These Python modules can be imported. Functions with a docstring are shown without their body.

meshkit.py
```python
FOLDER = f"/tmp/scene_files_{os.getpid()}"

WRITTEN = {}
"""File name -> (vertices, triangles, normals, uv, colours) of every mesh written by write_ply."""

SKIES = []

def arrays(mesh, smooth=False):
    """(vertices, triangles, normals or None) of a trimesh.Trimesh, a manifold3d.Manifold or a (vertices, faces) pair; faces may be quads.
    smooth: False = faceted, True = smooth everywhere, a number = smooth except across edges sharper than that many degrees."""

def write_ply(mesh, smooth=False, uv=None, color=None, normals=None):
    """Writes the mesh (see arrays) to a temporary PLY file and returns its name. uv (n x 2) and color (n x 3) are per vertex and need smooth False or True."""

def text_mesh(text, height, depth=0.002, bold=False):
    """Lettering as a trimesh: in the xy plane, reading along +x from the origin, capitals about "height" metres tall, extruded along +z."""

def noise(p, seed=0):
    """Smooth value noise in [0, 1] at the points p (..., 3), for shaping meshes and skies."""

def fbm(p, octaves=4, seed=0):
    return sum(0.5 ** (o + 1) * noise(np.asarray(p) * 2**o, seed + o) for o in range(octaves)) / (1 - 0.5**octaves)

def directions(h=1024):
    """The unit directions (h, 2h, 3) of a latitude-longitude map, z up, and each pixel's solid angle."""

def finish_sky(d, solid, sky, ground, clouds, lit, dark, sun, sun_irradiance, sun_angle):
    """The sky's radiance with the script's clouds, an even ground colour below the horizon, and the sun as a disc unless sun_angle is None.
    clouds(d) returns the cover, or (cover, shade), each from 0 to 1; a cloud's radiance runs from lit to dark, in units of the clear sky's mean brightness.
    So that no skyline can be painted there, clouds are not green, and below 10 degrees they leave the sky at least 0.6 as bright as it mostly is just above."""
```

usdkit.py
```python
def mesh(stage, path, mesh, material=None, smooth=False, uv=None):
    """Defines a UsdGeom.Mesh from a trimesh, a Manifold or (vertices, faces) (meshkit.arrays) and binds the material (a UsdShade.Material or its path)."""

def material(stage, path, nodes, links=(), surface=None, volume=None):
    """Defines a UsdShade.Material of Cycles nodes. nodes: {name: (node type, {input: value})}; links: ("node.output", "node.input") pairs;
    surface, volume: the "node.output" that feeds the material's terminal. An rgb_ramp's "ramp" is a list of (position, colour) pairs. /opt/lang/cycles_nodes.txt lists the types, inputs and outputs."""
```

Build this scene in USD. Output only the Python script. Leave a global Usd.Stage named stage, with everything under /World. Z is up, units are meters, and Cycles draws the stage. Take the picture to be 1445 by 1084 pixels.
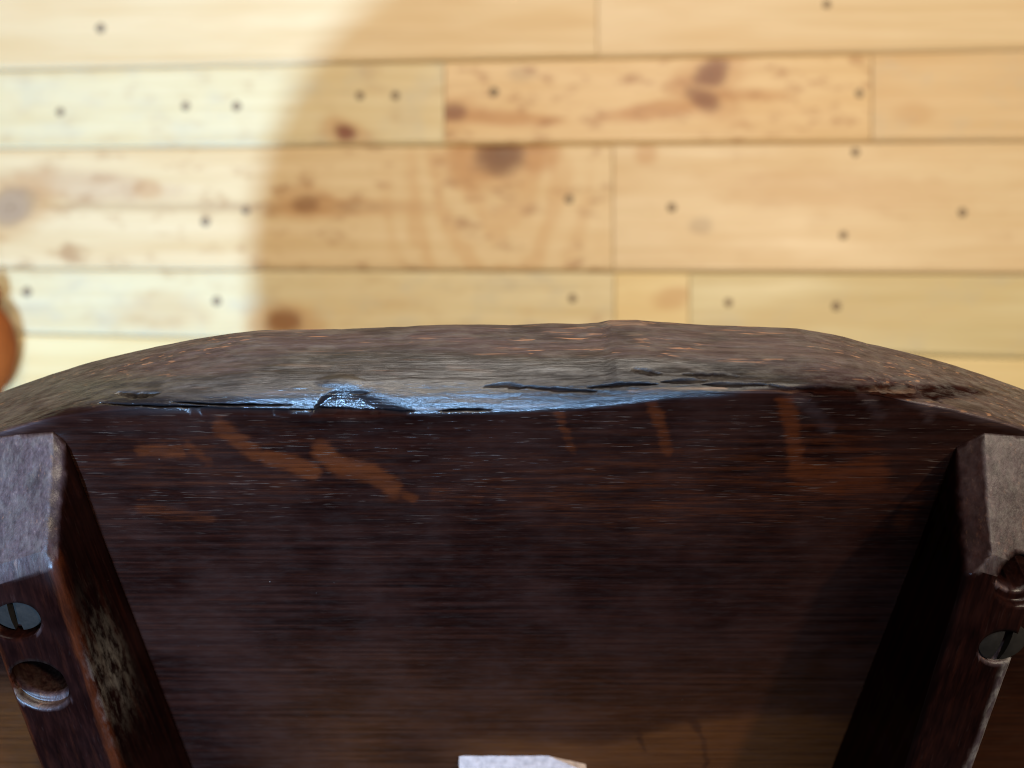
import math, random, numpy as np, trimesh, manifold3d, usdkit, meshkit
from pxr import Usd, UsdGeom, UsdLux, UsdShade, Gf, Sdf, Vt

# ------------------------------------------------------------------ camera, lamps
stage = Usd.Stage.CreateInMemory()
UsdGeom.SetStageUpAxis(stage, UsdGeom.Tokens.z)
UsdGeom.SetStageMetersPerUnit(stage, 1.0)
UsdGeom.Xform.Define(stage, '/World'); UsdGeom.Scope.Define(stage, '/World/Looks')
F, CX, CY, Z0 = 1086., 722.5, 542., 1.15          # focal length in photo pixels, photo centre, eye height
cam = UsdGeom.Camera.Define(stage, '/World/camera')
cam.AddTranslateOp().Set(Gf.Vec3d(0, 0, Z0))       # looks straight down on the floor, image up = +y
cam.CreateHorizontalApertureAttr(36.0); cam.CreateVerticalApertureAttr(27.0)
cam.CreateFocalLengthAttr(36.0 * F / 1445); cam.CreateFStopAttr(11.0); cam.CreateFocusDistanceAttr(0.160)
cam.CreateClippingRangeAttr(Gf.Vec2f(0.01, 50)); cam.CreateExposureAttr(0.0)

def aim(prim, pos, target):
    f = np.array(pos, float) - np.array(target, float); f /= np.linalg.norm(f)
    up = np.array([0, 1., 0]) if abs(f[2]) > .99 else np.array([0, 0, 1.])
    r = np.cross(up, f); r /= np.linalg.norm(r); u = np.cross(f, r)
    m = Gf.Matrix4d(*r, 0, *u, 0, *f, 0, *map(float, pos), 1)
    UsdGeom.Xformable(prim).AddTransformOp().Set(m)
def disk_lamp(name, pos, target, radius, power, color):
    l = UsdLux.DiskLight.Define(stage, '/World/' + name); l.CreateRadiusAttr(radius)
    l.CreateIntensityAttr(power / (math.pi * radius * radius)); l.CreateColorAttr(Gf.Vec3f(*color)); aim(l, pos, target); return l
def rect_lamp(name, pos, target, w, h, power, color):
    l = UsdLux.RectLight.Define(stage, '/World/' + name); l.CreateWidthAttr(w); l.CreateHeightAttr(h)
    l.CreateIntensityAttr(power / (w * h)); l.CreateColorAttr(Gf.Vec3f(*color)); aim(l, pos, target); return l
cool = UsdLux.SphereLight.Define(stage, '/World/cool_spot'); cool.CreateRadiusAttr(.09); cool.CreateIntensityAttr(4500.); cool.CreateColorAttr(Gf.Vec3f(.33, .60, 1.0))
sh = UsdLux.ShapingAPI.Apply(cool.GetPrim()); sh.CreateShapingConeAngleAttr(15.3); sh.CreateShapingConeSoftnessAttr(.08); aim(cool, (-.095, -1.71, 3.6), (-1.0, .3, 0))
disk_lamp('warm_lamp', (1.25, .62, 2.55), (.1, .2, .5), .07, 13.5, (1, .86, .64))
rect_lamp('ceiling_panel', (0.2, 1.7, 2.75), (0, .3, 0), 2.2, 1.2, 24.5, (1, .91, .77))
disk_lamp('ceiling_spot', (.74, 1.86, 2.6), (.2, .4, 0), .06, 1.6, (1, .93, .82))
dome = UsdLux.DomeLight.Define(stage, '/World/room_light')
dm = usdkit.material(stage, '/World/Looks/room_light', {'b': ('background_shader', {'color': (1, .86, .70), 'strength': .06})}, [], surface='b.background')
UsdShade.MaterialBindingAPI.Apply(dome.GetPrim()).Bind(dm)

# ------------------------------------------------------------------ helpers
rng = np.random.default_rng(7); random.seed(7)
names = {}
def numbered(parent, name):
    k = names.get((parent, name), 0); names[(parent, name)] = k + 1
    return parent + '/' + (name if k == 0 else '%s_%03d' % (name, k))
def tag(prim, label=None, cat=None, group=None, kind=None):
    for k, v in (('label', label), ('category', cat), ('group', group), ('kind', kind)):
        if v: prim.SetCustomDataByKey(k, v)
def obj(name, mesh, m, parent='/World', smooth=30, attrs=None, label=None):
    path = numbered(parent, name)
    g = usdkit.mesh(stage, path, mesh, M[m] if isinstance(m, str) else m, smooth=smooth)
    if attrs:
        for k, v in attrs.items():
            UsdGeom.PrimvarsAPI(g).CreatePrimvar(k, Sdf.ValueTypeNames.FloatArray, 'vertex').Set(Vt.FloatArray.FromNumpy(np.asarray(v, np.float32)))
    if label: tag(g.GetPrim(), label)
    return path
def vertex_normals(v, f):
    fn = np.cross(v[f[:, 1]] - v[f[:, 0]], v[f[:, 2]] - v[f[:, 0]]); out = np.zeros_like(v)
    for k in range(3): np.add.at(out, f[:, k], fn)
    return out / np.maximum(np.linalg.norm(out, axis=1, keepdims=True), 1e-20)
def smoothstep(a, b, x):
    t = np.clip((x - a) / (b - a), 0, 1); return t * t * (3 - 2 * t)
def fb(v, scale, octaves=4, seed=0):
    return meshkit.fbm(np.asarray(v) * np.asarray(scale), octaves, seed)

M = {}
class G:
    """Small node-graph builder."""
    def __init__(s): s.n, s.l, s.k = {}, [], 0
    def add(s, kind, inputs=None, **links):
        s.k += 1; name = 'n%d' % s.k; s.n[name] = (kind, dict(inputs or {}))
        for i, o in links.items(): s.l.append((o, name + '.' + i))
        return name
    def math(s, op, a, b=None, clamp=False):
        i = {'math_type': op, 'use_clamp': clamp}; L = {}
        for key, x in (('value1', a), ('value2', b)):
            if x is None: continue
            if isinstance(x, str): L[key] = x
            else: i[key] = float(x)
        return s.add('math', i, **L) + '.value'
    def rangev(s, x, a, b, c=0., d=1.):
        return s.add('map_range', {'range_type': 'smoothstep', 'from_min': a, 'from_max': b, 'to_min': c, 'to_max': d}, value=x) + '.result'
    def noise(s, vec, scale, detail=3, rough=.55, dist=0.):
        m = s.add('mapping', {'scale': scale}, vector=vec)
        return s.add('noise_texture', {'dimensions': '3D', 'type': 'fBM', 'scale': 1.0, 'detail': detail, 'roughness': rough, 'distortion': dist}, vector=m + '.vector') + '.fac'
    def ramp(s, x, stops): return s.add('rgb_ramp', {'ramp': stops}, fac=x) + '.color'
    def mix(s, f, a, b, kind='mix'):
        i = {'blend_type': kind}; L = {}
        for key, x in (('fac', f), ('a', a), ('b', b)):
            if isinstance(x, str): L[key] = x
            else: i[key] = x
        return s.add('mix_color', i, **L) + '.result'
    def attr(s, name): return s.add('attribute', {'attribute': name}) + '.fac'
    def done(s, name, p):
        return usdkit.material(stage, '/World/Looks/' + name, s.n, s.l, surface=p + '.BSDF')

# ------------------------------------------------------------------ table frame: u across, p along the underside (up in the picture), n out of the underside
TH = math.radians(57.5)
O = np.array([0, -(580 - CY) / F * .15, 1.0]); PV = np.array([0, math.sin(TH), math.cos(TH)]); NV = np.array([0, -math.cos(TH), math.sin(TH)])
EYE = np.array([0, 0, Z0])
def on_plane(px, py, h=0.):
    """Where the sight line through a photo pixel meets the plane h above the underside: (u, p) in metres."""
    d = np.array([(px - CX) / F, (CY - py) / F, -1.]); t = ((O + NV * h - EYE) @ NV) / (d @ NV); P = EYE + t * d - O
    return P[0], P @ PV
def to_world(l): return O + np.outer(l[:, 0], [1, 0, 0]) + np.outer(l[:, 1], PV) + np.outer(l[:, 2], NV)
def in_photo(l):
    w = to_world(l); z = Z0 - w[:, 2]; z = np.maximum(z, .02)
    return CX + F * w[:, 0] / z, CY - F * w[:, 1] / z

# ------------------------------------------------------------------ materials
def dark_wood(name, axis):
    """Fumed, waxed oak. axis 0: grain along u, 1: grain along p. Mesh values: wear (rubbed to grey brown), patch (rust red), dust, fresh (bare fibres)."""
    g = G(); tc = g.add('texture_coordinate') + '.object'
    def sc(along, across, deep): return (along, across, deep) if axis == 0 else (across, along, deep)
    wear, patch, dust, fresh = (g.attr(a) for a in ('wear', 'patch', 'dust', 'fresh')); amber = g.attr('amber'); burn = g.attr('burn')
    streak = g.noise(tc, sc(16, 800, 800), 4, .62)
    blotch = g.noise(tc, (38, 38, 38), 3)
    base = g.ramp(streak, [(.28, (.0022, .0008, .0007)), (.5, (.0064, .0018, .0013)), (.72, (.0150, .0042, .0027))])
    base = g.mix(g.rangev(blotch, .35, .7), base, g.ramp(streak, [(.2, (.006, .0022, .002)), (.8, (.022, .008, .0055))]))
    fleck = g.noise(tc, sc(150, 260, 200), 3, .6)
    torn = g.rangev(g.noise(tc, sc(55, 900, 500), 5, .7), .30, .66)
    pat = g.math('multiply', g.rangev(g.math('add', patch, g.math('multiply', g.math('subtract', torn, .5), .55)), .12, .95), .9)
    base = g.mix(pat, base, g.ramp(streak, [(.2, (.022, .0052, .0020)), (.8, (.070, .0165, .0046))]))
    base = g.mix(g.math('multiply', amber, g.rangev(torn, 0, 1, .7, 1.)), base, g.ramp(streak, [(.2, (.030, .0088, .0028)), (.8, (.074, .0235, .0066))]))
    # open pores, short bright or black dashes along the grain
    pore = g.noise(tc, sc(170, 2600, 1400), 2, .5)
    rowm = g.noise(tc, sc(60, 300, 200), 2, .5)
    porem = g.math('multiply', g.rangev(pore, .61, .70), g.rangev(rowm, .38, .62))
    base = g.mix(g.math('multiply', porem, g.math('add', .10, g.math('multiply', g.attr('upper'), .55))), base, (.064, .044, .034))
    base = g.mix(g.attr('bearer'), base, g.mix(1., base, (.62, .60, .72), 'multiply'))
    # rubbed edge: grey brown with orange fibres and dark remains of finish
    ws = g.noise(tc, sc(26, 1100, 1100), 5, .66)
    wb = g.noise(tc, sc(55, 160, 160), 4, .6)
    wc = g.ramp(ws, [(.24, (.017, .0095, .0098)), (.42, (.045, .0290, .0295)), (.62, (.077, .0520, .0530)), (.80, (.175, .126, .110))])
    wc = g.mix(g.rangev(wb, .50, .66, 0, .72), wc, (.024, .0165, .016))
    wc = g.mix(g.attr('bearer'), wc, g.mix(g.rangev(blotch, .35, .65), g.mix(1., wc, (.48, .42, .43), 'multiply'), g.mix(1., wc, (.86, .85, .92), 'multiply')))
    fib = g.math('multiply', g.rangev(g.noise(tc, sc(70, 1900, 1500), 3, .55), .58, .66), g.rangev(g.noise(tc, sc(45, 260, 240), 2), .46, .60))
    wc = g.mix(g.math('multiply', g.math('multiply', fib, .8), g.math('subtract', 1., g.math('multiply', g.attr('bearer'), .8))), wc, (.34, .17, .095))
    wearn = g.math('multiply', wear, g.rangev(g.noise(tc, sc(90, 420, 420), 4, .65), .05, .45, .55, 1.0))
    base = g.mix(wearn, base, wc)
    bn = g.math('multiply', burn, g.rangev(g.noise(tc, sc(80, 500, 500), 5, .7), .22, .5, .45, 1.))
    base = g.mix(g.math('multiply', bn, .92), base, (.011, .0095, .0105))
    base = g.mix(g.math('multiply', fresh, g.rangev(ws, .35, .62, .15, 1.)), base, g.ramp(ws, [(.25, (.10, .055, .032)), (.7, (.36, .22, .15))]))
    dn = g.math('multiply', dust, g.rangev(g.noise(tc, sc(150, 520, 520), 5, .7), .40, .70))
    base = g.mix(dn, base, (.13, .115, .105))
    # specks of lint
    speck = g.rangev(g.noise(tc, (900, 900, 900), 1, .4), .83, .88)
    base = g.mix(g.math('multiply', speck, .6), base, (.25, .23, .21))
    rough = g.add('mix_float', {'a': .22, 'b': .44}, fac=wear) + '.result'
    rough = g.math('add', rough, g.math('multiply', g.math('subtract', blotch, .5), .22))
    rough = g.math('add', rough, g.math('multiply', dust, .2))
    rough = g.math('subtract', rough, g.math('multiply', bn, .12))
    hgt = g.math('multiply', g.math('multiply', g.rangev(pore, .60, .76), g.attr('upper')), -.00003)
    hgt = g.math('add', hgt, g.math('multiply', g.noise(tc, sc(60, 1400, 1400), 4, .6), .00004))
    hgt = g.math('add', hgt, g.math('multiply', g.math('multiply', g.noise(tc, sc(60, 1100, 1100), 5, .7), wear), .00026))
    hgt = g.math('add', hgt, g.math('multiply', g.math('multiply', g.noise(tc, sc(110, 1300, 1300), 5, .75), burn), .00020))
    b = g.add('bump', {'strength': .75, 'distance': 1.0}, height=hgt)
    matte = g.attr('matte')
    rough = g.math('add', rough, g.math('multiply', matte, .5), clamp=True)
    spec = g.math('subtract', g.math('add', .035, g.math('add', g.math('multiply', wear, .36), g.math('multiply', burn, .50))), matte, clamp=True)
    p = g.add('principled_bsdf', {}, base_color=base, roughness=rough, normal=b + '.normal', specular_ior_level=spec)
    M[name] = g.done(name, p)
dark_wood('fumed_oak_across', 0); dark_wood('fumed_oak_along', 1)

def plain(name, color, rough=.5, metallic=0., vary=.3, scale=300, bump=.0002):
    g = G(); tc = g.add('texture_coordinate') + '.object'; no = g.noise(tc, (scale,) * 3, 4, .65)
    c = g.ramp(no, [(.25, tuple(x * (1 - vary) for x in color)), (.75, tuple(x * (1 + vary) for x in color))])
    b = g.add('bump', {'strength': .6, 'distance': 1.0}, height=g.math('multiply', no, bump))
    p = g.add('principled_bsdf', {'roughness': rough, 'metallic': metallic, 'specular_ior_level': .10}, base_color=c, normal=b + '.normal'); M[name] = g.done(name, p)
plain('screw_steel', (.0105, .0088, .0076), .72, .0, .35, 500, .0001)
plain('nail_iron', (.20, .145, .095), .6, .2, .3, 200, .0001)
plain('pale_wood', (.25, .205, .195), .55, 0, .35, 500, .0004)
plain('tan_block', (.115, .095, .068), .5, 0, .25, 400, .0002)
plain('dark_gap', (.05, .035, .022), .9)
def varnish():
    g = G(); tc = g.add('texture_coordinate') + '.object'
    no = g.noise(tc, (60, 9, 60), 4, .6)
    c = g.ramp(no, [(.25, (.15, .036, .009)), (.75, (.28, .078, .017))])
    p = g.add('principled_bsdf', {'roughness': .42, 'specular_ior_level': .04}, base_color=c); M['orange_varnish'] = g.done('orange_varnish', p)
varnish()

# ------------------------------------------------------------------ floor of reclaimed pine planks
PXM = Z0 / F                                          # metres on the floor for one photo pixel
def fx(px): return (px - CX) * PXM
def fy(py): return (CY - py) * PXM
def pine(name, tone, knots=(), streaks=(), swirl=None, grey=0.):
    g = G(); pos = g.add('geometry') + '.position'
    off = rng.uniform(-9, 9, 3)
    m = g.add('mapping', {'location': tuple(off)}, vector=pos) + '.vector'
    grain = g.noise(m, (2.2, 70, 70), 4, .6, .3); broad = g.noise(m, (3.0, 12, 12), 3, .55)
    fine = g.noise(m, (10, 420, 420), 3, .6)
    t = np.array(tone)
    col = g.ramp(grain, [(.2, tuple(t * (.86, .80, .70))), (.5, tuple(t)), (.8, tuple(np.minimum(t * (1.08, 1.12, 1.2), .8)))])
    col = g.mix(g.rangev(broad, .42, .72, 0, .5), col, tuple(t * (.90, .78, .62)))
    col = g.mix(g.rangev(fine, .5, .75, 0, .25), col, tuple(t * (.72, .62, .48)))
    if swirl:                                         # flame figure under a knot
        (sx, sy, w, h, cx0, cy0) = swirl
        mp = g.add('mapping', {'mapping_type': 'point', 'location': (-fx(cx0), -fy(cy0), 0)}, vector=pos) + '.vector'
        mp2 = g.add('mapping', {'scale': (1.0, .48, 1.0)}, vector=mp) + '.vector'
        wv = g.add('wave_texture', {'wave_type': 'rings', 'rings_direction': 'z', 'scale': 8.0, 'distortion': 4.5, 'detail': 3.0, 'detail_scale': 2.2}, vector=mp2) + '.fac'
        mk = g.add('mapping', {'location': (-fx(sx), -fy(sy), 0)}, vector=pos) + '.vector'
        mk = g.add('mapping', {'scale': (1 / (w * PXM), 1 / (h * PXM), 0)}, vector=mk) + '.vector'
        ln = g.add('gradient_texture', {'gradient_type': 'spherical'}, vector=mk) + '.fac'
        col = g.mix(g.math('multiply', g.rangev(ln, 0., .45), g.rangev(wv, 0.10, .95, 0, .42)), col, tuple(t * (.80, .60, .42)))
    if grey:
        gm = g.noise(m, (14, 22, 22), 4, .65)
        col = g.mix(g.rangev(gm, .45, .70, 0, grey), col, tuple(np.array((.40, .36, .28))))
    warp = g.noise(m, (22, 40, 40), 3, .6)
    halo = [(kx, ky, rx * 2.3, ry * 1.7, rot, OR, .5) for (kx, ky, rx, ry, rot, c, f) in knots]
    for (kx, ky, rx, ry, rot, c, f) in list(streaks) + halo + list(knots):
        a = g.add('mapping', {'location': (-fx(kx), -fy(ky), 0)}, vector=pos) + '.vector'
        a = g.add('mapping', {'rotation': (0, 0, math.radians(rot)), 'scale': (1, 1, 0)}, vector=a) + '.vector'
        a = g.add('mapping', {'scale': (1 / (rx * PXM), 1 / (ry * PXM), 0)}, vector=a) + '.vector'
        s_ = g.add('gradient_texture', {'gradient_type': 'spherical'}, vector=a) + '.fac'
        s_ = g.math('add', s_, g.math('multiply', g.math('subtract', warp, .5), .75))
        c = np.array(c)
        if f > .7 and rx < 60:                        # a true knot: dark rim, redder heart with rings
            rings = g.math('sine', g.math('multiply', s_, 26.))
            kc = g.ramp(s_, [(.0, tuple(c * 1.9)), (.30, tuple(c * .9)), (.55, tuple(c * 1.5)), (.9, tuple(c * 1.25))])
            kc = g.mix(g.rangev(rings, -.6, 1., 0, .35), kc, tuple(c * .7))
        else: kc = tuple(c)
        col = g.mix(g.rangev(s_, .0, .62, 0, f), col, kc)
    rough = g.rangev(broad, .3, .7, .34, .46)
    b = g.add('bump', {'strength': .5, 'distance': 1.0}, height=g.math('multiply', grain, .0006))
    p = g.add('principled_bsdf', {'specular_ior_level': .28}, base_color=col, roughness=rough, normal=b + '.normal')
    return g.done(name, p)

floor = UsdGeom.Xform.Define(stage, '/World/floor').GetPrim(); tag(floor, 'pale pine plank floor with nail heads', 'floor', kind='structure')
def plank_mesh(x0, x1, yb0, yb1, yt0, yt1, z=0., th=.02, bev=.0052, gap=.0009):
    """A board from x0 to x1 whose lower edge runs yb0..yb1 and upper edge yt0..yt1, with eased top arrises."""
    x0 += .0001; x1 -= .0001; yb0 += gap; yb1 += gap; yt0 -= gap; yt1 -= gap
    P = np.array([[x0, yb0], [x1, yb1], [x1, yt1], [x0, yt0]]); Q = P + np.array([[.0008, bev], [-.0008, bev], [-.0008, -bev], [.0008, -bev]])
    v = np.vstack([np.c_[P, np.full(4, z - th)], np.c_[P, np.full(4, z - .0032)], np.c_[Q, np.full(4, z)]]); f = []
    for a, b in ((0, 4), (4, 8)):
        for i in range(4):
            j = (i + 1) % 4; f += [[a + i, a + j, b + j], [a + i, b + j, b + i]]
    f += [[8, 9, 10], [8, 10, 11]]
    return trimesh.Trimesh(v, f, process=False)
def nail_mesh(x, y, r):
    prof = np.array([[1e-5, .0011], [r * .55, .0010], [r * .9, .0006], [r, .0001], [r, -.002]])
    c = trimesh.creation.revolve(prof, sections=12); c.apply_translation([x, y, 0]); return c
BR, RD, GY, OR = (.13, .038, .0085), (.12, .025, .008), (.22, .15, .10), (.40, .19, .06)
# seams in the photo: (py at px 0, py at px 1445); boards between them: (px from, px to, tone, extras, nails)
S = [(-25, -32), (98, 70), (209, 199), (379, 387), (470, 506), (592, 612)]
T = dict(tan=(.60, .43, .24), pink=(.60, .435, .255), pale=(.59, .465, .27), orange=(.595, .40, .205), mid=(.58, .40, .22), yellow=(.64, .485, .25), grey=(.54, .43, .235))
T = {k: (a * .96, b * .985, c * 1.0) for k, (a, b, c) in T.items()}
boards = {
 0: [(-700, 843, 'tan', dict(), [(142, 40)]), (843, 1900, 'pink', dict(), [(1167, 6)])],
 1: [(-900, 627, 'pale', dict(grey=.35, knots=[(487, 187, 22, 17, 20, RD, .9)]), [(85, 158), (262, 150), (334, 150), (508, 135), (558, 135)]),
     (627, 1230, 'orange', dict(knots=[(640, 158, 26, 19, 0, BR, .8), (1004, 103, 34, 28, -20, BR, .9), (992, 140, 36, 20, 25, BR, .85)],
        streaks=[(700, 166, 120, 16, 3, OR, .8), (930, 155, 110, 18, -8, OR, .85), (1060, 135, 80, 12, 0, OR, .55), (735, 105, 30, 16, 0, GY, .3)]), [(697, 130)]),
     (1230, 2000, 'mid', dict(grey=.3, streaks=[(1290, 160, 40, 22, 0, OR, .3)]), [(1213, 132)])],
 2: [(-800, 865, 'tan', dict(swirl=(690, 300, 190, 150, 706, 195),
        knots=[(705, 216, 44, 40, 0, (.12, .045, .012), .95), (15, 292, 46, 36, -25, GY, .8), (432, 288, 28, 20, 0, BR, .55)],
        streaks=[(665, 225, 60, 60, 0, OR, .5), (762, 216, 40, 40, 0, OR, .6), (120, 262, 190, 32, 5, (.42, .27, .17), .5), (500, 293, 170, 18, 0, OR, .35), (210, 268, 30, 22, 0, OR, .4), (300, 292, 420, 9, 0, (.36, .24, .13), .5)]),
        [(803, 281), (347, 297), (290, 313)]),
     (865, 2000, 'pink', dict(streaks=[(1190, 270, 260, 40, 3, OR, .25), (912, 217, 26, 22, 0, OR, .5), (990, 317, 24, 18, 0, GY, .35)]), [(948, 293), (1358, 300), (1190, 332), (1207, 215)])],
 3: [(-600, 867, 'pale', dict(grey=.4, streaks=[(230, 440, 90, 40, 0, OR, .25)], knots=[(400, 455, 34, 24, 0, BR, .75)]), [(38, 412), (306, 425), (808, 421)]), (867, 973, 'yellow', dict(streaks=[(950, 420, 40, 24, 0, OR, .5)]), []),
     (973, 2000, 'grey', dict(grey=.3), [(1028, 427), (1180, 432)])],
 4: [(-700, 1100, 'yellow', dict(), []), (1100, 2100, 'yellow', dict(), [])]}
obj('subfloor', trimesh.creation.box((5.4, 5.4, .02), trimesh.transformations.translation_matrix((0, 0, -.034))), 'dark_gap', '/World/floor')
def seam_y(k, px): return fy(S[k][0] + (S[k][1] - S[k][0]) * px / 1445.)
def lay(x0, x1, k, mat, nails):
    z = rng.uniform(-.0006, .0006)
    pl = obj('plank', plank_mesh(fx(x0), fx(x1), seam_y(k + 1, x0), seam_y(k + 1, x1), seam_y(k, x0), seam_y(k, x1), z), mat, '/World/floor', smooth=False)
    for (nx, ny) in nails:
        obj('nail', nail_mesh(fx(nx), fy(ny), .0062 + rng.uniform(0, .0012)), 'nail_iron', pl)
spare = [pine('pine_spare_%d' % i, T[t], grey=gy) for i, (t, gy) in enumerate([('tan', .2), ('pink', 0), ('yellow', .3), ('mid', .1), ('grey', .3)])]
i_ = 0
for k, row in boards.items():
    for (x0, x1, t, ex, nails) in row:
        i_ += 1; lay(x0, x1, k, pine('pine_board_%d' % i_, T[t], **ex), nails)
    lay(row[0][0] - 1100, row[0][0], k, spare[rng.integers(5)], []); lay(row[-1][1], row[-1][1] + 1100, k, spare[rng.integers(5)], [])
def rows(ya, yb_end, step):
    y = ya
    while (yb_end - y) * step > 0:
        w = rng.uniform(.085, .13) * step; x = -2.6 + rng.uniform(-.5, 0)
        while x < 2.6:
            L = rng.uniform(.7, 1.5); lo, hi = sorted((y, y + w))
            obj('plank', plank_mesh(x, x + L, lo, lo, hi, hi, rng.uniform(-.0006, .0006)), spare[rng.integers(5)], '/World/floor', smooth=False); x += L
        y += w
rows(fy(-36), 2.6, 1)
rows(fy(616), -2.6, -1)

# ------------------------------------------------------------------ round table top, seen from its underside
table = UsdGeom.Xform.Define(stage, '/World/round_table')
table.AddTransformOp().Set(Gf.Matrix4d(1, 0, 0, 0, *PV, 0, *NV, 0, *map(float, O), 1))
tag(table.GetPrim(), 'dark oak round table tilted up, underside with two screwed bearers and a worn, chipped rim', 'table')
CEN = np.array([.001, -.3135]); RO, THK = .3248, .0225
ARR = [(-40, 628), (0, 612), (85, 590), (160, 582), (250, 578), (440, 582), (600, 584), (700, 583), (800, 577), (880, 568), (960, 559), (1120, 557), (1300, 560), (1370, 582), (1445, 608), (1490, 626)]
SIL = [(-40, 574), (0, 560), (90, 530), (180, 505), (270, 485), (330, 475.5), (365, 472), (480, 470), (570, 466.5), (590, 464.5), (720, 464), (775, 461.5), (815, 462.5), (845, 461), (862, 457.5), (900, 457), (940, 461), (1000, 465), (1060, 467.5), (1130, 471), (1180, 480), (1230, 494), (1280, 505), (1350, 524), (1400, 540), (1445, 556), (1490, 573)]
def polar(pts, h):
    q = np.array([on_plane(x, y, h) for x, y in pts]) - CEN
    return np.arctan2(q[:, 0], q[:, 1]), np.hypot(q[:, 0], q[:, 1])
aA, rA = polar(ARR, 0.); aS, rS = polar(SIL, -.0195)
def ring(a, ang, rad, default):
    r = np.interp(a, ang, rad); e = np.maximum(smoothstep(ang[-1], ang[-1] + .12, a), 1 - smoothstep(ang[0] - .12, ang[0], a))
    return r * (1 - e) + default * e
fine = np.linspace(-.86, .86, 1250); coarse = np.linspace(.86, 2 * math.pi - .86, 140)[1:-1]
ang = np.r_[fine, coarse]; NA = len(ang); aw = np.where(ang > math.pi, ang - 2 * math.pi, ang)
re_ = ring(aw, aA, rA, RO - .0025); ro_ = ring(aw, aS, rS, RO)
ro_ += .00018 * fb(np.c_[aw * 60, aw * 0, aw * 0], 1., 4, 3)
re_ = np.minimum(re_, ro_ - .0006)
# profile stations: (blend from arris to rim, depth), then the hidden top face
prof = [(0, 0), (.14, .00018), (.28, .0006), (.42, .0014), (.55, .0029), (.67, .0056), (.79, .0098), (.90, .0145), (.97, .0180), (1.0, .0198), (.97, .0212), (.80, .0222), (.3, .0226)]
pt = np.linspace(0, len(prof) - 1, 110); pk = np.arange(len(prof))
from scipy.interpolate import PchipInterpolator
pb = PchipInterpolator(pk, [q[0] for q in prof])(pt); pd = PchipInterpolator(pk, [q[1] for q in prof])(pt)
rin = np.r_[0.002, .04, .08, .12, np.linspace(.135, .306, 300)]        # underside rings, then up to the arris
cols = []
for r in rin: cols.append((np.full(NA, r), np.zeros(NA)))
for t in np.linspace(0, 1, 14)[1:-1]: cols.append((.306 + (re_ - .306) * t, np.zeros(NA)))
nface = len(cols)
# where the edge is most rubbed the underside rolls over into the rim across a wide soft bevel
prof2 = [(0, 0), (.20, .00032), (.39, .00095), (.55, .0019), (.68, .0034), (.77, .0060), (.85, .0098), (.93, .0146), (.98, .0180)] + prof[9 - len(prof):]
assert len(prof2) == len(prof)
pb2 = PchipInterpolator(pk, [q[0] for q in prof2])(pt); pd2 = PchipInterpolator(pk, [q[1] for q in prof2])(pt)
worn = smoothstep(-.062, -.040, CEN[0] + RO * np.sin(ang)) * (1 - smoothstep(.022, .045, CEN[0] + RO * np.sin(ang))) * (np.cos(ang) > 0)
for k in range(len(pt)):
    b = pb[k] + (pb2[k] - pb[k]) * worn; d = pd[k] + (pd2[k] - pd[k]) * worn
    cols.append((re_ + (ro_ - re_) * b, -d))
nrim = len(cols)
for r, d in ((.30, .0227), (.2, .0227), (.1, .0227), (.002, .0227)): cols.append((np.full(NA, r), np.full(NA, -d)))
R_ = np.array([c[0] for c in cols]); H_ = np.array([c[1] for c in cols]); NR = len(cols)
V = np.stack([CEN[0] + R_ * np.sin(ang), CEN[1] + R_ * np.cos(ang), H_], -1).reshape(-1, 3)
ii, jj = np.meshgrid(np.arange(NR - 1), np.arange(NA), indexing='ij'); j2 = (jj + 1) % NA
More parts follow.
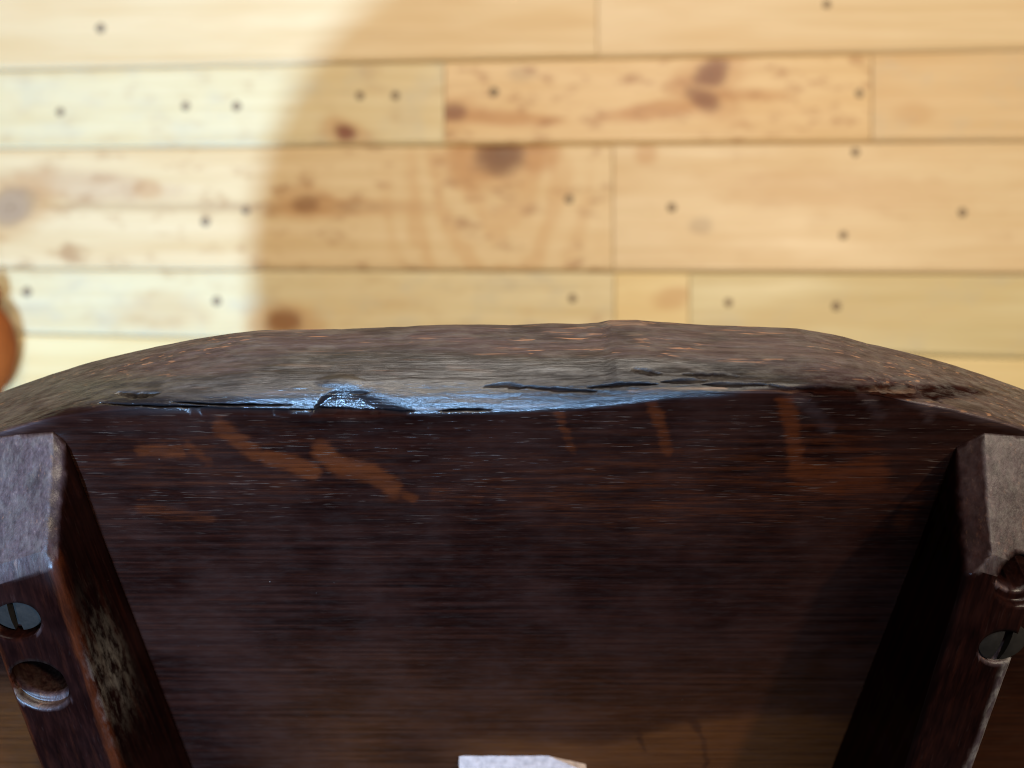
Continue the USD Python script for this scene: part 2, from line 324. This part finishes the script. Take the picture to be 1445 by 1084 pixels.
a_, b_, c_, d_ = ii * NA + jj, ii * NA + j2, (ii + 1) * NA + j2, (ii + 1) * NA + jj
Fc = np.vstack([np.c_[a_.ravel(), c_.ravel(), b_.ravel()], np.c_[a_.ravel(), d_.ravel(), c_.ravel()]])
VN = vertex_normals(V, Fc)
if VN[NA * 100][2] < 0: Fc = Fc[:, ::-1]; VN = -VN
px, py = in_photo(V); st = np.repeat(np.arange(NR), NA); rimmask = (st >= nface) & (st < nrim); facemask = st < nface
tt = np.clip((st - nface) / (nrim - nface), 0, 1)                     # 0 at the arris, 1 behind the rim
aa = np.tile(aw, NR)
arr_y = np.interp(px, [q[0] for q in ARR], [q[1] for q in ARR])
def seg(path, wid):
    """1 along a polyline of photo pixels, 0 beyond wid pixels."""
    out = np.zeros(len(V)); P = np.array(path, float)
    for A, B in zip(P[:-1], P[1:]):
        d = B - A; L = d @ d; t = np.clip(((px - A[0]) * d[0] + (py - A[1]) * d[1]) / L, 0, 1)
        q = np.hypot(px - A[0] - t * d[0], py - A[1] - t * d[1]); out = np.maximum(out, 1 - smoothstep(.25 * wid, wid, q))
    return out
def blob(cx, cy, rx, ry, rot=0, soft=.5):
    c, s = math.cos(math.radians(rot)), math.sin(math.radians(rot)); x, y = px - cx, py - cy
    return 1 - smoothstep(1 - soft, 1 + soft, np.hypot((x * c + y * s) / rx, (-x * s + y * c) / ry))
near = (aw[None, :] * np.ones((NR, 1))).ravel(); vis = np.abs(near) < .86
disp = np.zeros(len(V))
grainN = fb(V, (60, 900, 900), 4, 11); lump = fb(V, (45, 160, 160), 4, 12); fibre = fb(V, (130, 2200, 2200), 3, 14)
rimw = np.where(rimmask, smoothstep(0, .12, tt) * (1 - .65 * smoothstep(.55, .8, tt)), 0)
disp += rimw * (.00030 * lump + .00020 * grainN + .00014 * fibre)
disp += np.where(facemask & vis, .00004 * grainN + .00006 * lump, 0)
px0, py0 = px, py
pq = np.c_[px, py, 0 * px]
py = py + 3.5 * fb(pq, (.012, .05, 1), 3, 21) + 2.0 * fb(pq, (.06, .30, 1), 3, 23)
px = px + 9 * fb(pq, (.03, .12, 1), 3, 22) + 4 * fb(pq, (.09, .4, 1), 2, 24)
def taper(path, wid):
    """A split in the wood: like seg() but narrowing to both ends and breaking up on the way."""
    out = np.zeros(len(V)); P = np.array(path, float); Ls = np.r_[0, np.cumsum(np.hypot(*np.diff(P, axis=0).T))]
    for k, (A, B) in enumerate(zip(P[:-1], P[1:])):
        d = B - A; L = d @ d; t = np.clip(((px - A[0]) * d[0] + (py - A[1]) * d[1]) / L, 0, 1)
        q = np.hypot(px - A[0] - t * d[0], py - A[1] - t * d[1]); al = (Ls[k] + t * math.sqrt(L)) / Ls[-1]
        w = wid * (np.sin(np.clip(al, .02, .98) * math.pi) ** .7) * (.7 + 1.3 * fb(np.c_[px0, py0 * 0, px * 0], (.16, 1, 1), 3, int(path[0][0])))
        out = np.maximum(out, 1 - smoothstep(.2, 1., q / np.maximum(w * .58, .05)))
    return out
top_y = np.interp(px, [446, 460, 478, 500, 545, 600], [584, 562, 551, 549, 560, 580])
chip = smoothstep(0, 1, (py - top_y) / (6 + .26 * np.maximum(px - 455, 0)) + .25 * fb(np.c_[px0, py0, 0 * px], (.03, .5, 1), 3, 37)) * smoothstep(446, 451, px) * (1 - smoothstep(560, 600, px)) * (py < 600)     # broken-out sliver
chipped = np.where(rimmask, 1, smoothstep(590, 580, py))
disp -= (.0012 - .0007 * np.clip((px - 450) / 140, 0, 1) + .0004 * fb(V, (200, 900, 900), 3, 33)) * chip * chipped
disp += .0006 * blob(487, 543, 26, 6, 0, .6) * rimmask
cr = taper([(150, 573), (230, 576), (340, 581), (450, 581)], 4.) + taper([(432, 580), (490, 586), (530, 586), (590, 583)], 6.) + taper([(630, 583), (665, 581), (695, 582)], 4.5)
cr += taper([(172, 560), (200, 563), (232, 560)], 6) + taper([(250, 571), (330, 574), (420, 574)], 3.)
disp -= .0012 * np.clip(cr, 0, 1)
gouge = sum(w * taper(P, wd) for P, wd, w in [
  ([(690, 548), (720, 545), (750, 550)], 6, .6), ([(745, 548), (800, 553), (850, 556)], 5, .6), ([(900, 522), (940, 529)], 7, .8), ([(970, 529), (1005, 532), (1045, 532)], 8, 1.),
  ([(835, 549), (880, 546), (930, 545)], 5, .8), ([(940, 541), (1010, 539)], 6, .7), ([(1000, 545), (1090, 543)], 5, .7), ([(1130, 548), (1160, 551), (1205, 550)], 8, .9), ([(1200, 553), (1250, 550), (1305, 556)], 9, 1.),
  ([(500, 557), (524, 558)], 5, .6), ([(1095, 543), (1120, 553), (1165, 562)], 9, .5), ([(1298, 546), (1320, 560), (1334, 574)], 9, .5)])
disp -= .0009 * np.clip(gouge, 0, 1)
rough_zone = np.clip(blob(1000, 538, 210, 22, 0, .5) + blob(740, 548, 170, 24, 4, .5) + .8 * blob(1240, 552, 130, 13, 4, .5) + .5 * blob(480, 560, 240, 20, 0, .5), 0, 1)
splinter = fb(V, (48, 1300, 1300), 4, 31)
disp += np.where(rimmask, rough_zone * (.0006 * np.minimum(splinter, .1) * 2 - .0009 * smoothstep(.08, .24, splinter) + .0003 * fb(V, (300, 1500, 1500), 3, 35)), 0)
deep = np.where(rimmask, rough_zone * smoothstep(-.06, .16, splinter) * (.05 + .95 * smoothstep(640, 820, px)), 0)
V2 = V + VN * disp[:, None]
# colour fields
rimside = np.where(rimmask, smoothstep(-.01, .10, tt + .05 * lump + .03 * grainN), 0.)
burn = np.clip(blob(420, 566, 250, 22, 2, .7) + blob(640, 546, 220, 34, 3, .7) + .9 * blob(850, 545, 150, 24, 2, .6) + .5 * blob(880, 525, 190, 14, 0, .8) + .7 * blob(1000, 540, 120, 10, 0, .7), 0, 1)
streaky = fb(V, (38, 1500, 1500), 4, 52)
burn = np.where(rimmask, np.clip(np.maximum(burn, chip) * (1.25 + 1.5 * lump + 2.6 * streaky), 0, 1), 0)
wear = rimside * (1 - .9 * np.clip(blob(140, 586, 100, 14, -6, .6) + blob(330, 573, 110, 9, 0, .6) + blob(1260, 556, 150, 9, 0, .5), 0, 1))
wear = np.where(st >= nrim, 0, np.clip(wear - .75 * np.clip(gouge + cr + .8 * deep, 0, 1), 0, 1))
wear *= 1 - .8 * chip; wear *= 1 - .40 * smoothstep(.055, .105, np.abs(V[:, 0])); wear = np.clip(wear + .22 * seg([(1300, 550), (1318, 590)], 12) + .16 * seg([(1225, 556), (1250, 590)], 10) + .16 * seg([(1120, 550), (1178, 606)], 14), 0, 1)
fresh = .38 * np.where(rimmask, np.clip(seg([(895, 556), (960, 552), (1030, 550)], 3.4) + .7 * seg([(590, 578), (700, 580), (800, 574)], 3.5) + .8 * seg([(865, 460), (920, 461)], 4) + .5 * seg([(640, 522), (700, 527)], 4) + .5 * seg([(400, 520), (470, 524)], 3) + .6 * seg([(1240, 548), (1300, 553)], 3), 0, 1), 0)
patch = np.zeros(len(V))
for (P, w, k) in [([(315, 603), (340, 622), (368, 642)], 16, .8), ([(385, 648), (420, 656), (448, 668)], 17, 1.), ([(460, 640), (490, 664), (530, 670), (560, 690)], 19, 1.), ([(560, 690), (590, 706)], 9, .6),
                  ([(205, 637), (262, 640)], 11, .8), ([(270, 632), (305, 655)], 9, .6), ([(790, 575), (800, 605), (815, 640)], 9, .6), ([(920, 560), (938, 600), (948, 640)], 12, .75), ([(1113, 560), (1126, 610), (1130, 660)], 17, .9),
                  ([(1140, 670), (1180, 680), (1240, 670)], 34, .75), ([(1150, 620), (1230, 640)], 36, .35), ([(620, 700), (680, 705)], 14, .45), ([(205, 715), (250, 728), (300, 735)], 14, .4), ([(690, 690), (760, 700)], 20, .3), ([(1300, 700), (1280, 740)], 18, .4), ([(850, 690), (870, 740)], 18, .3)]:
    patch = np.maximum(patch, .85 * k * seg(P, w * 1.2))
patch *= facemask; patch = np.maximum(patch, facemask * .36 * np.clip(.8 * blob(1000, 690, 330, 70, 0, .7) + .5 * blob(330, 660, 240, 55, 0, .7), 0, 1))
bare = np.clip(blob(1040, 1075, 190, 52, -6, .35) + .8 * blob(10, 1060, 55, 90, 0, .4) + .55 * blob(820, 1075, 150, 26, 4, .6), 0, 1) * facemask * (1 - .8 * seg([(905, 1035), (918, 1062)], 6)) * (1 - .85 * seg([(985, 1020), (1000, 1050), (1003, 1084)], 9))
amber = np.clip(.85 * bare + .20 * smoothstep(850, 1070, py0) * smoothstep(280, 500, px0), 0, 1) * facemask
amber = np.clip(amber * (1 + 1.2 * fb(np.c_[px0, py0, 0 * px0], (.012, .02, 1), 4, 51)), 0, 1)
dust = .5 * np.where(rimmask, smoothstep(.2, .4, tt), 0) * np.clip(.4 + lump, 0, 1) + .02 * facemask
px, py = px0, py0
obj('tabletop', (V2, Fc), 'fumed_oak_across', '/World/round_table', smooth=True, attrs=dict(wear=wear, patch=patch, dust=dust, fresh=fresh, burn=burn, amber=amber, upper=facemask * (1 - smoothstep(650, 790, py0)), matte=np.clip(chip * facemask + np.clip(cr, 0, 1) + .7 * np.clip(gouge, 0, 1) + .35 * deep, 0, 1), bearer=np.zeros(len(V2))))

# ------------------------------------------------------------------ bearers with their screws and bored holes
Man = manifold3d.Manifold
def man_prism(poly, w):                               # polygon in (p, n), extruded along u from 0 to w
    m = Man.extrude(manifold3d.CrossSection([np.array(poly)]), w)
    return m.transform(np.array([[0, 0, 1, 0], [1, 0, 0, 0], [0, 1, 0, 0]], float))
def orient(d):
    z = np.array(d, float); z /= np.linalg.norm(z); x = np.cross([0, 1, 0], z); x /= np.linalg.norm(x); return np.stack([x, np.cross(z, x), z], 1)
def rod(c, d, r, length, r2=None, seg_=48):           # cylinder starting at c along d
    return Man.cylinder(length, r, r if r2 is None else r2, seg_).transform(np.c_[orient(d), np.array(c, float)])
def man_arrays(m):
    g = m.to_mesh(); return np.array(g.vert_properties[:, :3], float), np.array(g.tri_verts, int)
SL = (.0235 - .0157) / .0585
def front_h(p): return .0157 + SL * (-.0235 - p)       # height of the front face near the end
def front_n(): q = np.array([0, SL, 1.]); return q / np.linalg.norm(q)
def bearer(side, holes, screws, label):
    u0, u1 = (-.1070, -.0893) if side < 0 else (.0893, .1046)
    # the end is cut to the shape of the rim: a slope up from the board, then the long face
    poly = [(-.0045, -.0002), (-.0235, .0157), (-.082, .0235), (-.55, .0235), (-.61, .0157), (-.622, -.0002)]
    m = man_prism(poly, u1 - u0).translate((u0, 0, 0))
    inner = u1 if side < 0 else u0
    def chamfer(m, pt, nrm):                          # keep the side opposite nrm
        nrm = np.array(nrm, float); nrm /= np.linalg.norm(nrm); return m.trim_by_plane(tuple(-nrm), -float(nrm @ np.array(pt)))
    en = np.array([0, .637, .77]); sn = np.array([-side, 0, 0.]); fn = front_n()
    cw = .0018 if side < 0 else .0046
    m = chamfer(m, np.array([inner, -.0235, .0157]) - np.array([-side * cw, 0, 0]) , (en * .85 + sn * .5) if side > 0 else (en + sn))
    m = chamfer(m, np.array([inner, -.082, .0235]) - sn * .0008, fn + sn)
    m = chamfer(m, np.array([u0 if side < 0 else u1, -.082, .0235]) + sn * .0009, fn - sn)
    m = chamfer(m, np.array([inner, -.0235, .0157]) - np.array([0, .637, .77]) * .0006, en * .6 + fn)
    if side < 0: m = chamfer(m, (inner, -.0045, 0.0008), (.9, .9, .35))
    for (c, d, r, L) in holes: m = m - rod(np.array(c) - np.array(d) * .012, d, r, L + .012)
    m = m.refine_to_length(.0011)
    v, f = man_arrays(m); nv = vertex_normals(v, f)
    onend = smoothstep(.86, .96, nv @ en) * smoothstep(-.032, -.022, v[:, 1])
    v[:, 1] -= (np.abs(v[:, 0]) - .0893) * (.10 + .30 * np.clip(v[:, 2] / .0157, 0, 1)) * smoothstep(-.055, -.02, v[:, 1])      # the end follows the rim
    d = .00012 * fb(v, (500, 90, 500), 4, 41 + side) + .00016 * fb(v, (160, 160, 160), 3, 43 + side)
    edge = smoothstep(.0042, .0006, np.abs(v[:, 0] - inner)) * smoothstep(-.035, -.02, v[:, 1])
    d += edge * .0011 * (fb(v, (380, 380, 380), 4, 45) - .2)
    d = d * smoothstep(0.0, .002, v[:, 2])
    v = v + nv * d[:, None]
    lumpv = fb(v, (140, 140, 140), 4, 46)
    strip = smoothstep(.86, .95, nv @ ((en * .85 + sn * .5) / np.linalg.norm(en * .85 + sn * .5))) * (1 - onend)
    wr = onend * np.clip(.72 + .9 * lumpv, 0, 1) + (.2 * strip if side > 0 else .5 * edge * (1 - onend) * smoothstep(.3, .5, nv @ en))
    long_edge = smoothstep(.0020, .0004, np.minimum(np.abs(v[:, 0] - u0), np.abs(v[:, 0] - u1))) * smoothstep(.004, .0, np.abs(v[:, 2] - np.minimum(front_h(v[:, 1]), .0235)))
    du = .30 * onend
    fr = np.zeros(len(v)); deep_in = np.zeros(len(v)); pa = .10 * np.clip(fb(v, (90, 35, 90), 3, 48), 0, 1)
    if side < 0:
        sidef = smoothstep(.6, .9, nv[:, 0])
        du += sidef * .6 * np.exp(-((v[:, 1] + .055 + .010 * lumpv) / .014) ** 2) * smoothstep(.004, .012, v[:, 2]) * np.clip(.6 + 2 * lumpv, 0, 1)
        pa += long_edge * .8 * smoothstep(.0, .4, fb(v, (60, 60, 60), 3, 49))
    else:
        outer = smoothstep(.0026, .0012, np.abs(v[:, 0] - u1)) * smoothstep(.003, .001, np.abs(v[:, 2] - np.minimum(front_h(v[:, 1]), .0235))) * smoothstep(-.046, -.055, v[:, 1])
        du += 1.3 * outer; wr = wr + .9 * outer
    for (c, dd, r, L) in holes:                       # bare wood inside the bores
        q = v - np.array(c); ax = np.array(dd) / np.linalg.norm(dd); al = q @ ax; rad = np.linalg.norm(q - np.outer(al, ax), axis=1)
        fr += .03 * (rad < r * 1.06) * smoothstep(.0, .004, al) * (al < L + .001)
        low = smoothstep(-.3, -.7, q[:, 1] / np.maximum(np.linalg.norm(q, axis=1), 1e-6))
        if L < .004: wr = wr + 1.0 * (rad < r * 1.12) * low * smoothstep(.0030, .0018, al)
        else:
            inward = -np.einsum('ij,ij->i', nv, (q - np.outer(al, ax)) / np.maximum(rad, 1e-6)[:, None])
            deep_in = np.maximum(deep_in, (rad < r * 1.08) * smoothstep(.0002, .0012, al) * np.maximum(smoothstep(.0, .4, inward), al > L - .002))
    du *= 1 - deep_in; wr *= 1 - deep_in; pa *= 1 - deep_in; fr = np.maximum(fr * (1 - deep_in), .035 * deep_in)
    path = obj('bearer', (v, f), 'fumed_oak_along', '/World/round_table', smooth=True, attrs=dict(wear=np.clip(wr, 0, 1), patch=np.clip(pa, 0, 1), dust=np.clip(du, 0, 1), fresh=np.clip(fr, 0, 1), burn=np.zeros(len(v)), amber=np.zeros(len(v)), upper=np.zeros(len(v)), matte=deep_in, bearer=np.ones(len(v))), label=label)
    for (c, rot, r) in screws:
        head = rod((0, 0, -.006), (0, 0, 1), r * .45, .0066, r) if False else Man.revolve(manifold3d.CrossSection([np.array([(0, -.006), (r * .4, -.006), (r * .42, -.004), (r * .96, -.0004), (r, 0), (r * .97, .0003), (r * .5, .0008), (0, .0010)])]), 64)
        slot = Man.cube((.0017, .03, .004), True).rotate((0, 0, rot)).translate((0, 0, .0012))
        s = (head - slot).refine_to_length(.0015).transform(np.c_[orient(front_n()), np.array(c, float)])
        obj('screw', s, 'screw_steel', path, smooth=30)
    return path
fnv = front_n()
def on_front(px_, py_):                               # photo pixel on the sloping front face
    h = .018
    for _ in range(8): u, p = on_plane(px_, py_, h); h = min(front_h(p), .0235)
    return np.array([u, p, h])
ax_in = -fnv
c1, c2 = on_front(15, 866), on_front(54, 962)
d2 = np.array([0, .10, -1.])
bearer(-1, [(c1, ax_in, .0058, .0035), (c2, d2, .0060, .0165), (c2 - np.array([0, .0017, .0002]), ax_in, .0061, .0013)], [(c1 + ax_in * .0016, -4, .0056)], 'left bearer with dusty grey end and a bored hole')
c3, c4 = on_front(1449, 800), on_front(1417, 909)
bearer(1, [(c4, ax_in, .0052, .0012), (c3, np.array([0, .10, -1.]), .0046, .0145), (c3 - np.array([0, .0017, .0002]), ax_in, .0052, .0013)], [(c4 + ax_in * .0008, -6, .0049)], 'right bearer with chamfered end and slotted screw')

# pale block at the middle and the little rounded block beside the left bearer
def rounded_block(u0, u1, p0, p1, h, r, seed):
    cs = manifold3d.CrossSection([np.array([(u0 + r, p0), (u1 - r, p0), (u1 - r, p1 - r), (u0 + r, p1 - r)])]).offset(r, manifold3d.JoinType.Round, circular_segments=32)
    m = Man.extrude(cs, h).translate((0, 0, -.0003)).refine_to_length(.0015); v, f = man_arrays(m); nv = vertex_normals(v, f)
    return v + nv * (.00025 * fb(v, 300., 4, seed))[:, None], f
ua, pa_ = on_plane(648, 1066); ub, _ = on_plane(826, 1082)
poly = [(pa_, -.0002), (pa_ - .018, .010), (pa_ - .07, .012), (pa_ - .30, .012), (pa_ - .30, -.0002)]
m = man_prism(poly, ub - ua).translate((ua, 0, 0)).trim_by_plane((-.35, -.93, 0), -(.35 * -ua * 0 + .35 * (ub - .010) + .93 * (pa_ - .0012)))
m = m.refine_to_length(.0012); v, f = man_arrays(m); nv = vertex_normals(v, f)
obj('centre_block', (v + nv * (.0003 * fb(v, 350., 4, 61))[:, None], f), 'pale_wood', '/World/round_table', smooth=40, label='pale worn end of the centre block')
uc, pc = on_plane(268, 1056); ud, _ = on_plane(301, 1075)
obj('corner_block', rounded_block(-.0890, ud, pc - .03, pc, .006, .0045, 62), 'tan_block', '/World/round_table', smooth=40)

# ------------------------------------------------------------------ orange turned leg on the floor at the left
prof = [(-.42, .014), (-.36, .020), (-.30, .016), (-.10, .020), (-.02, .024), (.0, .045), (.03, .060), (.065, .066), (.10, .060), (.125, .045), (.131, .041), (.138, .046), (.144, .044), (.150, .044), (.157, .040), (.163, .031), (.170, .018), (.172, .004)]
pp = np.array(prof); tq = np.linspace(0, len(pp) - 1, 220)
ll = PchipInterpolator(np.arange(len(pp)), pp[:, 0])(tq); rr = PchipInterpolator(np.arange(len(pp)), pp[:, 1])(tq)
leg = trimesh.creation.revolve(np.r_[[[0, ll[0]]], np.c_[np.maximum(rr - .032, .003), ll], [[0, ll[-1]]]], sections=64)
leg.apply_transform(trimesh.transformations.rotation_matrix(-math.pi / 2, (1, 0, 0)))     # axis along +y
if leg.volume < 0: leg.invert()
LX = fx(20) * (Z0 - .034) / Z0 - .034
leg.apply_translation((LX, fy(555) + .0, .034))
path = obj('turned_leg', leg, 'orange_varnish', '/World', smooth=40)
tag(stage.GetPrimAtPath(path), 'glossy orange varnished turned wooden leg on the floor beyond the table', 'furniture leg')
